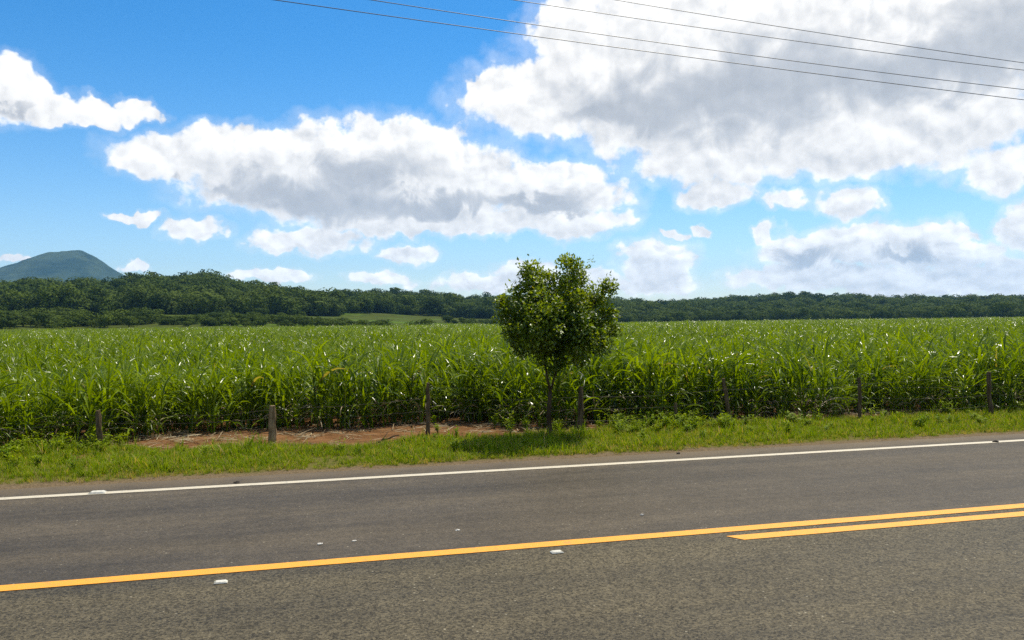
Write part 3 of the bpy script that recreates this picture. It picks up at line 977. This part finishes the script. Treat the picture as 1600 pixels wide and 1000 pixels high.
# ------------------------------------------------------------------ wire fence
def fence():
    root = empty('wire_fence', (5.0, 14.9, 0))
    tag(root, 'old wire fence with rough wooden posts along the edge of the cane field', 'fence')
    f_rr = random.Random(4)
    base = [(-8.9, 15.9), (-6.0, 15.75), (-3.11, 15.6), (-0.32, 15.0), (2.35, 15.05), (5.1, 14.75), (7.13, 15.04), (8.29, 15.0), (11.01, 14.75), (13.71, 14.25), (16.5, 14.3), (19.3, 14.3)]
    hts = [0.9, 0.9, 0.66, 0.66, 0.95, 0.86, 0.46, 0.88, 0.86, 0.92, 0.9, 0.9]
    rads = [.045, .045, .05, .065, .038, .055, .035, .04, .04, .046, .045, .045]
    tops = []
    for i, ((x, y), h, r) in enumerate(zip(base, hts, rads)):
        z0 = verge_z(x, y)
        mb = MB()
        lean = (f_rr.gauss(0, .05), f_rr.gauss(0, .04))
        if i == 7: lean = (-0.16, 0.02)
        if i == 9: lean = (-0.06, 0.0)
        n = 9
        pts, rd = [], []
        for k in range(n):
            t = k / (n - 1)
            zz = -0.25 + (h + 0.25) * t
            pts.append((x + lean[0] * max(0, zz) + f_rr.gauss(0, .006), y + lean[1] * max(0, zz) + f_rr.gauss(0, .006), z0 + zz))
            rd.append(r * (1.08 - 0.2 * t) * f_rr.uniform(.94, 1.06) * (0.82 if k == n - 1 else 1))
        mb.tube(pts, rd, 9, 0.5, seed=i, rough=0.28)
        p = mb.build('post', M_POST_PALE if i == 3 else M_POST, parent=None)
        p.parent = root; p.matrix_parent_inverse = root.matrix_world.inverted(); p.location = (-5.0, -14.9, 0)
        if i == 3:
            p['label'] = 'short thick post with a pale split side'
            sp = MB()                                          # pale split face on the sunny side
            sp.add([(x + r * .82, y - r * .62, z0 - .02), (x + r * 1.16, y - r * .35, z0 - .02), (x + r * 1.12, y + r * .3, z0 - .02),
                    (x + r * .70, y - r * .60, z0 + h * .86), (x + r * .98, y - r * .35, z0 + h * .90), (x + r * .94, y + r * .3, z0 + h * .88),
                    (x + r * .3, y, z0), (x + r * .3, y, z0 + h * .85)],
                   [(0, 1, 4, 3), (1, 2, 5, 4), (2, 6, 7, 5), (6, 0, 3, 7), (3, 4, 5, 7), (0, 6, 2, 1)])
            s_ = sp.build('split_face', M_POST_PALE, parent=p)
        tops.append((x, y, z0, lean, h, r))
    for lvl in (0.24, 0.46, 0.68, 0.88):
        mb = MB()
        chain = [t for t in tops if t[4] > lvl + 0.02]
        for (a, b) in zip(chain[:-1], chain[1:]):
            pa = Vector((a[0] + a[3][0] * lvl, a[1] - a[5] * 1.0 + a[3][1] * lvl, a[2] + lvl))
            pb = Vector((b[0] + b[3][0] * lvl, b[1] - b[5] * 1.0 + b[3][1] * lvl, b[2] + lvl))
            pts = []
            for k in range(13):
                t = k / 12
                q_ = pa.lerp(pb, t); q_.z -= 0.05 * math.sin(math.pi * t) * f_rr.uniform(.8, 1.2) * (pb - pa).length / 2.7
                pts.append(q_)
            mb.tube(pts, [0.002] * 13, 4, caps=False)
            L = (pb - pa).length
            for k in range(int(L / 0.18)):                     # barbs
                t = (k + .5) / int(L / 0.18); q_ = pa.lerp(pb, t); q_.z -= 0.05 * math.sin(math.pi * t) * L / 2.7
                d = Vector((f_rr.gauss(0, .5), f_rr.gauss(0, 1), f_rr.gauss(0, 1))).normalized() * .018
                mb.tube([q_ - d, q_ + d], [.0018, .0018], 3, caps=False)
        w = mb.build('barbed_wire', M_WIRE)
        w.parent = root; w.location = (-5.0, -14.9, 0)
fence()

# fallen branch in the grass edge
def fallen_branch():
    a, b = at(566, 703, 0.02), at(622, 684, 0.06)
    root = empty('fallen_branch', (float(a[0]), float(a[1]), 0.0))
    tag(root, 'bare grey fallen branch lying on the soil beside the grass', 'branch')
    A, B = Vector((0, 0, 0.05)), Vector((float(b[0] - a[0]), float(b[1] - a[1]), 0.11))
    mb = MB(); n = 8; b_rr = random.Random(9)
    pts = [A.lerp(B, k / n) + Vector((b_rr.gauss(0, .012), b_rr.gauss(0, .012), b_rr.gauss(0, .008))) for k in range(n + 1)]
    mb.tube(pts, [0.026 - 0.017 * k / n for k in range(n + 1)], 7, seed=2, rough=.2)
    o = mb.build('limb', M_BARK, parent=root, smooth=True)
    mb = MB()
    mb.tube([pts[4], pts[4] + Vector((.1, .12, .08)), pts[4] + Vector((.16, .3, .13))], [.012, .009, .004], 5)
    mb.tube([pts[6], pts[6] + Vector((.12, -.05, .05)), pts[6] + Vector((.25, -.06, .04))], [.010, .007, .003], 5)
    mb.build('twig', M_BARK, parent=root, smooth=True)
fallen_branch()

# ------------------------------------------------------------------ the roadside tree
def roadside_tree():
    T_Y = 14.25
    bp = at(858, 688)
    x0, y0 = float(bp[0]), T_Y
    z0 = verge_z(x0, y0)
    root = empty('roadside_tree', (x0, y0, z0))
    tag(root, 'small leafy tree with a round dark green crown standing on the verge before the fence', 'tree')
    t_rr = random.Random(17)
    def loc(px, py, dy=0.0):                                  # photograph pixel at the tree, relative to its foot
        q_ = at_y(px, py, T_Y + dy)
        return Vector((float(q_[0]) - x0, dy, float(q_[2]) - z0))
    lobes = [  # px, py, radius px, offset in depth
        (832, 426, 17, 0.0), (846, 438, 19, .2), (826, 440, 13, .1), (893, 422, 22, -.1), (886, 408, 9, 0), (905, 436, 15, .1), (866, 457, 30, .2), (893, 462, 30, -.25), (830, 452, 18, -.1),
        (801, 484, 20, -.1), (786, 494, 9, .2), (784, 474, 7, .1), (822, 478, 22, .2), (806, 456, 11, .0), (936, 468, 21, .1), (952, 447, 11, -.1), (950, 492, 15, -.2), (958, 516, 10, .1), (918, 470, 22, .2),
        (812, 518, 28, .05), (848, 498, 42, -.45), (858, 512, 44, .35), (895, 505, 42, .5), (905, 518, 38, -.4), (934, 520, 22, .2), (838, 524, 28, -.5), (880, 533, 28, 0.0), (912, 542, 20, -.1), (940, 540, 13, .1), (815, 545, 13, .1), (848, 558, 13, .0), (878, 562, 14, -.1), (903, 560, 11, .1), (866, 578, 8, .0),
        (830, 505, 36, .5), (880, 478, 34, .5),
    ]
    px2m = T_Y / F_PX / math.cos(YAW) * 1.0
    trunk = MB()
    fork = loc(860, 612, 0.02)
    trunk.tube([(0, 0, -0.12), (0.0, 0, 0.0), loc(859, 670), loc(857, 650, .01), fork], [0.075, 0.050, 0.040, 0.037, 0.034], 9, seed=3, rough=.16)
    tr = trunk.build('trunk', M_BARK, parent=root, smooth=True)
    def limb(name, pts, rd, parent):
        mb = MB(); mb.tube(pts, rd, 7, seed=len(pts), rough=.14)
        return mb.build(name, M_BARK, parent=parent, smooth=True)
    l1 = [fork, loc(856, 595, .03), loc(852, 570, .05), loc(848, 535, .0), loc(842, 495, -.05), loc(838, 440, 0)]
    l2 = [fork, loc(865, 594, 0), loc(872, 570, -.03), loc(878, 545, -.05), loc(884, 505, 0), loc(892, 435, -.05)]
    limb('branch', l1, [.024, .021, .019, .017, .013, .005], tr)
    limb('branch', l2, [.022, .020, .018, .016, .013, .005], tr)
    for i, (px, py, r, dy) in enumerate(lobes):
        c = loc(px, py, dy)
        s = (l1 if px < 862 else l2)[3 if py > 470 else 4]
        mid = s.lerp(c, .5) + Vector((t_rr.gauss(0, .04), t_rr.gauss(0, .04), -.03))
        limb('branch', [s, mid, c], [.013, .010, .005], tr)
    crown = MB()
    for (px, py, r, dy) in lobes:
        c = loc(px, py, dy); R = r * px2m
        n = int(1150 * (R / 0.4) ** 1.8) + 140
        # leaves sit in sprays round twig ends
        for s in range(max(8, n // 9)):
            d = Vector((t_rr.gauss(0, 1), t_rr.gauss(0, 1), t_rr.gauss(0.1, 1))).normalized()
            e = c + d * R * (t_rr.random() ** 0.35) * t_rr.uniform(.85, 1.14) * (t_rr.uniform(1.1, 1.45) if t_rr.random() < .10 else 1.0)
            tone_s = t_rr.gauss(0.66 if py < 475 else 0.42, 0.22)  # upper lobes lighter: the sunlit crown top is put into the leaf tone
            for q_ in range(9):
                p = e + Vector((t_rr.gauss(0, .045), t_rr.gauss(0, .045), t_rr.gauss(0, .045)))
                ax = (d * .6 + Vector((t_rr.gauss(0, .7), t_rr.gauss(0, .7), t_rr.gauss(-.1, .6)))).normalized()
                side = ax.cross(Vector((t_rr.gauss(0, .5), t_rr.gauss(0, .5), 1))).normalized()
                nn = ax.cross(side)
                L = t_rr.uniform(.050, .088); W = L * t_rr.uniform(.24, .34)
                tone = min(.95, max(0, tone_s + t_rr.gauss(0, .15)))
                if t_rr.random() < .012: tone = 1.0
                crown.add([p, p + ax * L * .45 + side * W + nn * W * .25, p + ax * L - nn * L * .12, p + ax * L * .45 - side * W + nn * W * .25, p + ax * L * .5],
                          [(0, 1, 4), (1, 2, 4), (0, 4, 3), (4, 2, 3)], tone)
    for _ in range(7500):                                       # crowded heart of the crown, its shade put into darker leaf tones
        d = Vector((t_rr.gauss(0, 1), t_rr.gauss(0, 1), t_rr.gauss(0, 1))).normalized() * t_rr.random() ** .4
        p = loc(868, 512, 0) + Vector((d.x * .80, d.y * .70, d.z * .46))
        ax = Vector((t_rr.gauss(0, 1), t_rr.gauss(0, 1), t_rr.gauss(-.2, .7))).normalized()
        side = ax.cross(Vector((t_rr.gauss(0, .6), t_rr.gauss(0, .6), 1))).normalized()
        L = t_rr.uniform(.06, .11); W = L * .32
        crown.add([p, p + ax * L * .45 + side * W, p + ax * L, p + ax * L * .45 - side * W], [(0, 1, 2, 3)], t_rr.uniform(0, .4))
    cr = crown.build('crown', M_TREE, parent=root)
    cr['kind'] = 'stuff'
    return len(crown.f)
print('tree faces', roadside_tree())

# ------------------------------------------------------------------ power lines
def power_lines():
    runs = [  # (pixel, pixel, pixel) on the cable, plane y, label
        ((430, 0), (1000, 79), (1600, 156), 16.0, 'lowest of the four thin dark power lines crossing the sky'),
        ((580, 0), (1000, 60), (1600, 142), 16.5, 'second lowest of the four thin dark power lines in the sky'),
        ((795, 0), (1190, 54), (1600, 111), 17.2, 'second highest of the four thin dark power lines in the sky'),
        ((960, 0), (1260, 47), (1600, 99), 17.4, 'highest of the four thin dark power lines, at the upper right'),
    ]
    for (a, b, c, y, lab) in runs:
        P = np.array([at_y(*a, y), at_y(*b, y), at_y(*c, y)])
        co = np.polyfit(P[:, 0], P[:, 2], 2)
        if co[0] <= 0.0004:                                    # a hanging cable sags: keep the curve, never a hump
            co1 = np.polyfit(P[:, 0], P[:, 2], 1)
            k = 0.0012; xm = P[:, 0].mean()
            co = np.array([k, co1[0] - 2 * k * xm, co1[1] + k * xm * xm - k * P[:, 0].var()])
        xv = -co[1] / (2 * co[0])
        xs = np.linspace(-26, 62, 90)
        mb = MB()
        zs = np.polyval(co, xs)
        mb.tube([(0, 0, 0)] * 0 + [(float(x) - 5, 0, float(z)) for x, z in zip(xs, zs)], [0.0075] * len(xs), 6)
        o = mb.build('power_line', M_CABLE, loc=(5, y, 0))
        tag(o, lab, 'power line', 'power lines')
        print('cable', co, zs.min(), zs.max())
power_lines()

# ------------------------------------------------------------------ road studs and small debris
def stud(px, py, label, s=1.0, turn=0.0):
    p = at(px, py, 0.0)
    root = empty('road_stud', (float(p[0]), float(p[1]), 0.0055))
    root.rotation_euler.z = turn
    tag(root, label, 'road stud', 'white road studs')
    mb = MB(); w, d, h = .085 * s, .055 * s, .020 * s
    ring = lambda ww, dd, z: [(-ww, -dd, z), (ww, -dd, z), (ww, dd, z), (-ww, dd, z)]
    vv = ring(w, d, 0) + ring(w * .97, d * .95, h * .3) + ring(w * .66, d * .80, h) 
    ff = [(0, 1, 5, 4), (1, 2, 6, 5), (2, 3, 7, 6), (3, 0, 4, 7), (4, 5, 9, 8), (5, 6, 10, 9), (6, 7, 11, 10), (7, 4, 8, 11), (8, 9, 10, 11)]
    mb.add(vv, ff); mb.build('housing', M_STUD, parent=root)
    for sg in (-1, 1):
        r_ = MB()
        x1, x2 = sg * w * .93, sg * w * .71
        z1, z2 = h * .38, h * .92
        e = sg * .0015
        r_.add([(x1 + e, -d * .75, z1 + .001), (x2 + e, -d * .66, z2 + .001), (x2 + e, d * .66, z2 + .001), (x1 + e, d * .75, z1 + .001)], [(0, 1, 2, 3)])
        r_.build('reflector', M_REFLECTOR, parent=root)
stud(345, 911, 'white road stud below the yellow line, nearest the left edge', .62)
stud(870, 864, 'white road stud below the yellow line near the middle of the road', .66, .05)
stud(152, 771, 'white painted road stud sitting on the white edge line', 1.15, 0)

def lump(name, px, py, r, mat, label, cat, seed, group=None, z=0.0):
    p = at(px, py, z)
    l_rr = random.Random(seed); mb = MB()
    vv, ff = [], []
    lat = 5; lon = 8
    for i in range(lat + 1):
        th = math.pi * i / lat
        for k in range(lon):
            ph = 2 * math.pi * k / lon; q_ = r * l_rr.uniform(.7, 1.25)
            vv.append((q_ * 1.5 * math.sin(th) * math.cos(ph), q_ * math.sin(th) * math.sin(ph), q_ * .55 * math.cos(th)))
    for i in range(lat):
        for k in range(lon):
            k2 = (k + 1) % lon
            ff.append((i * lon + k, (i + 1) * lon + k, (i + 1) * lon + k2, i * lon + k2))
    mb.add(vv, ff)
    o = mb.build(name, mat, loc=(float(p[0]), float(p[1]), z + r * .3))
    tag(o, label, cat, group)
lump('pebble', 500, 851, .022, M_PEBBLE, 'pale pebble on the dark far lane, left of the middle', 'pebble', 1, 'pebbles on the road')
lump('pebble', 1003, 805, .018, M_PEBBLE, 'pale pebble on the far lane right of the tree', 'pebble', 2, 'pebbles on the road')
lump('pebble', 715, 829, .017, M_PEBBLE, 'pale pebble on the far lane just above the yellow line', 'pebble', 3, 'pebbles on the road')
lump('pebble', 553, 846, .016, M_PEBBLE, 'small pale pebble right beside another pebble on the far lane', 'pebble', 4, 'pebbles on the road')
lump('clod', 370, 755, .030, M_CLOD, 'dark clod on the gravel shoulder above the white line, left', 'clod', 5, 'clods on the shoulder')
lump('clod', 1060, 709, .026, M_CLOD, 'small dark clod on the gravel shoulder right of the tree', 'clod', 6, 'clods on the shoulder')
lump('clod', 1556, 691, .04, M_CLOD, 'dark flat clod on the shoulder beside the white line, far right', 'clod', 7, 'clods on the shoulder')

# ------------------------------------------------------------------ haze
def haze():
    mb = MB()
    h, z0, z1 = 5200.0, -16.0, 360.0
    vv = [(-h, -h, z0), (h, -h, z0), (h, h, z0), (-h, h, z0), (-h, -h, z1), (h, -h, z1), (h, h, z1), (-h, h, z1)]
    mb.add(vv, [(3, 2, 1, 0), (4, 5, 6, 7), (0, 1, 5, 4), (1, 2, 6, 5), (2, 3, 7, 6), (3, 0, 4, 7)])
    mt = bpy.data.materials.new('haze_air'); mt.use_nodes = True
    t = mt.node_tree
    for nd in list(t.nodes): t.nodes.remove(nd)
    o_ = t.nodes.new('ShaderNodeOutputMaterial')
    pv = t.nodes.new('ShaderNodeVolumePrincipled')
    pv.inputs['Color'].default_value = (0.26, 0.60, 1.0, 1)
    pv.inputs['Density'].default_value = 0.000095
    pv.inputs['Anisotropy'].default_value = 0.2
    t.links.new(pv.outputs[0], o_.inputs['Volume'])
    o = mb.build('haze', mt)
    tag(o, 'thin pale blue haze in the air between the field and the mountain', 'haze', kind='stuff')
haze()
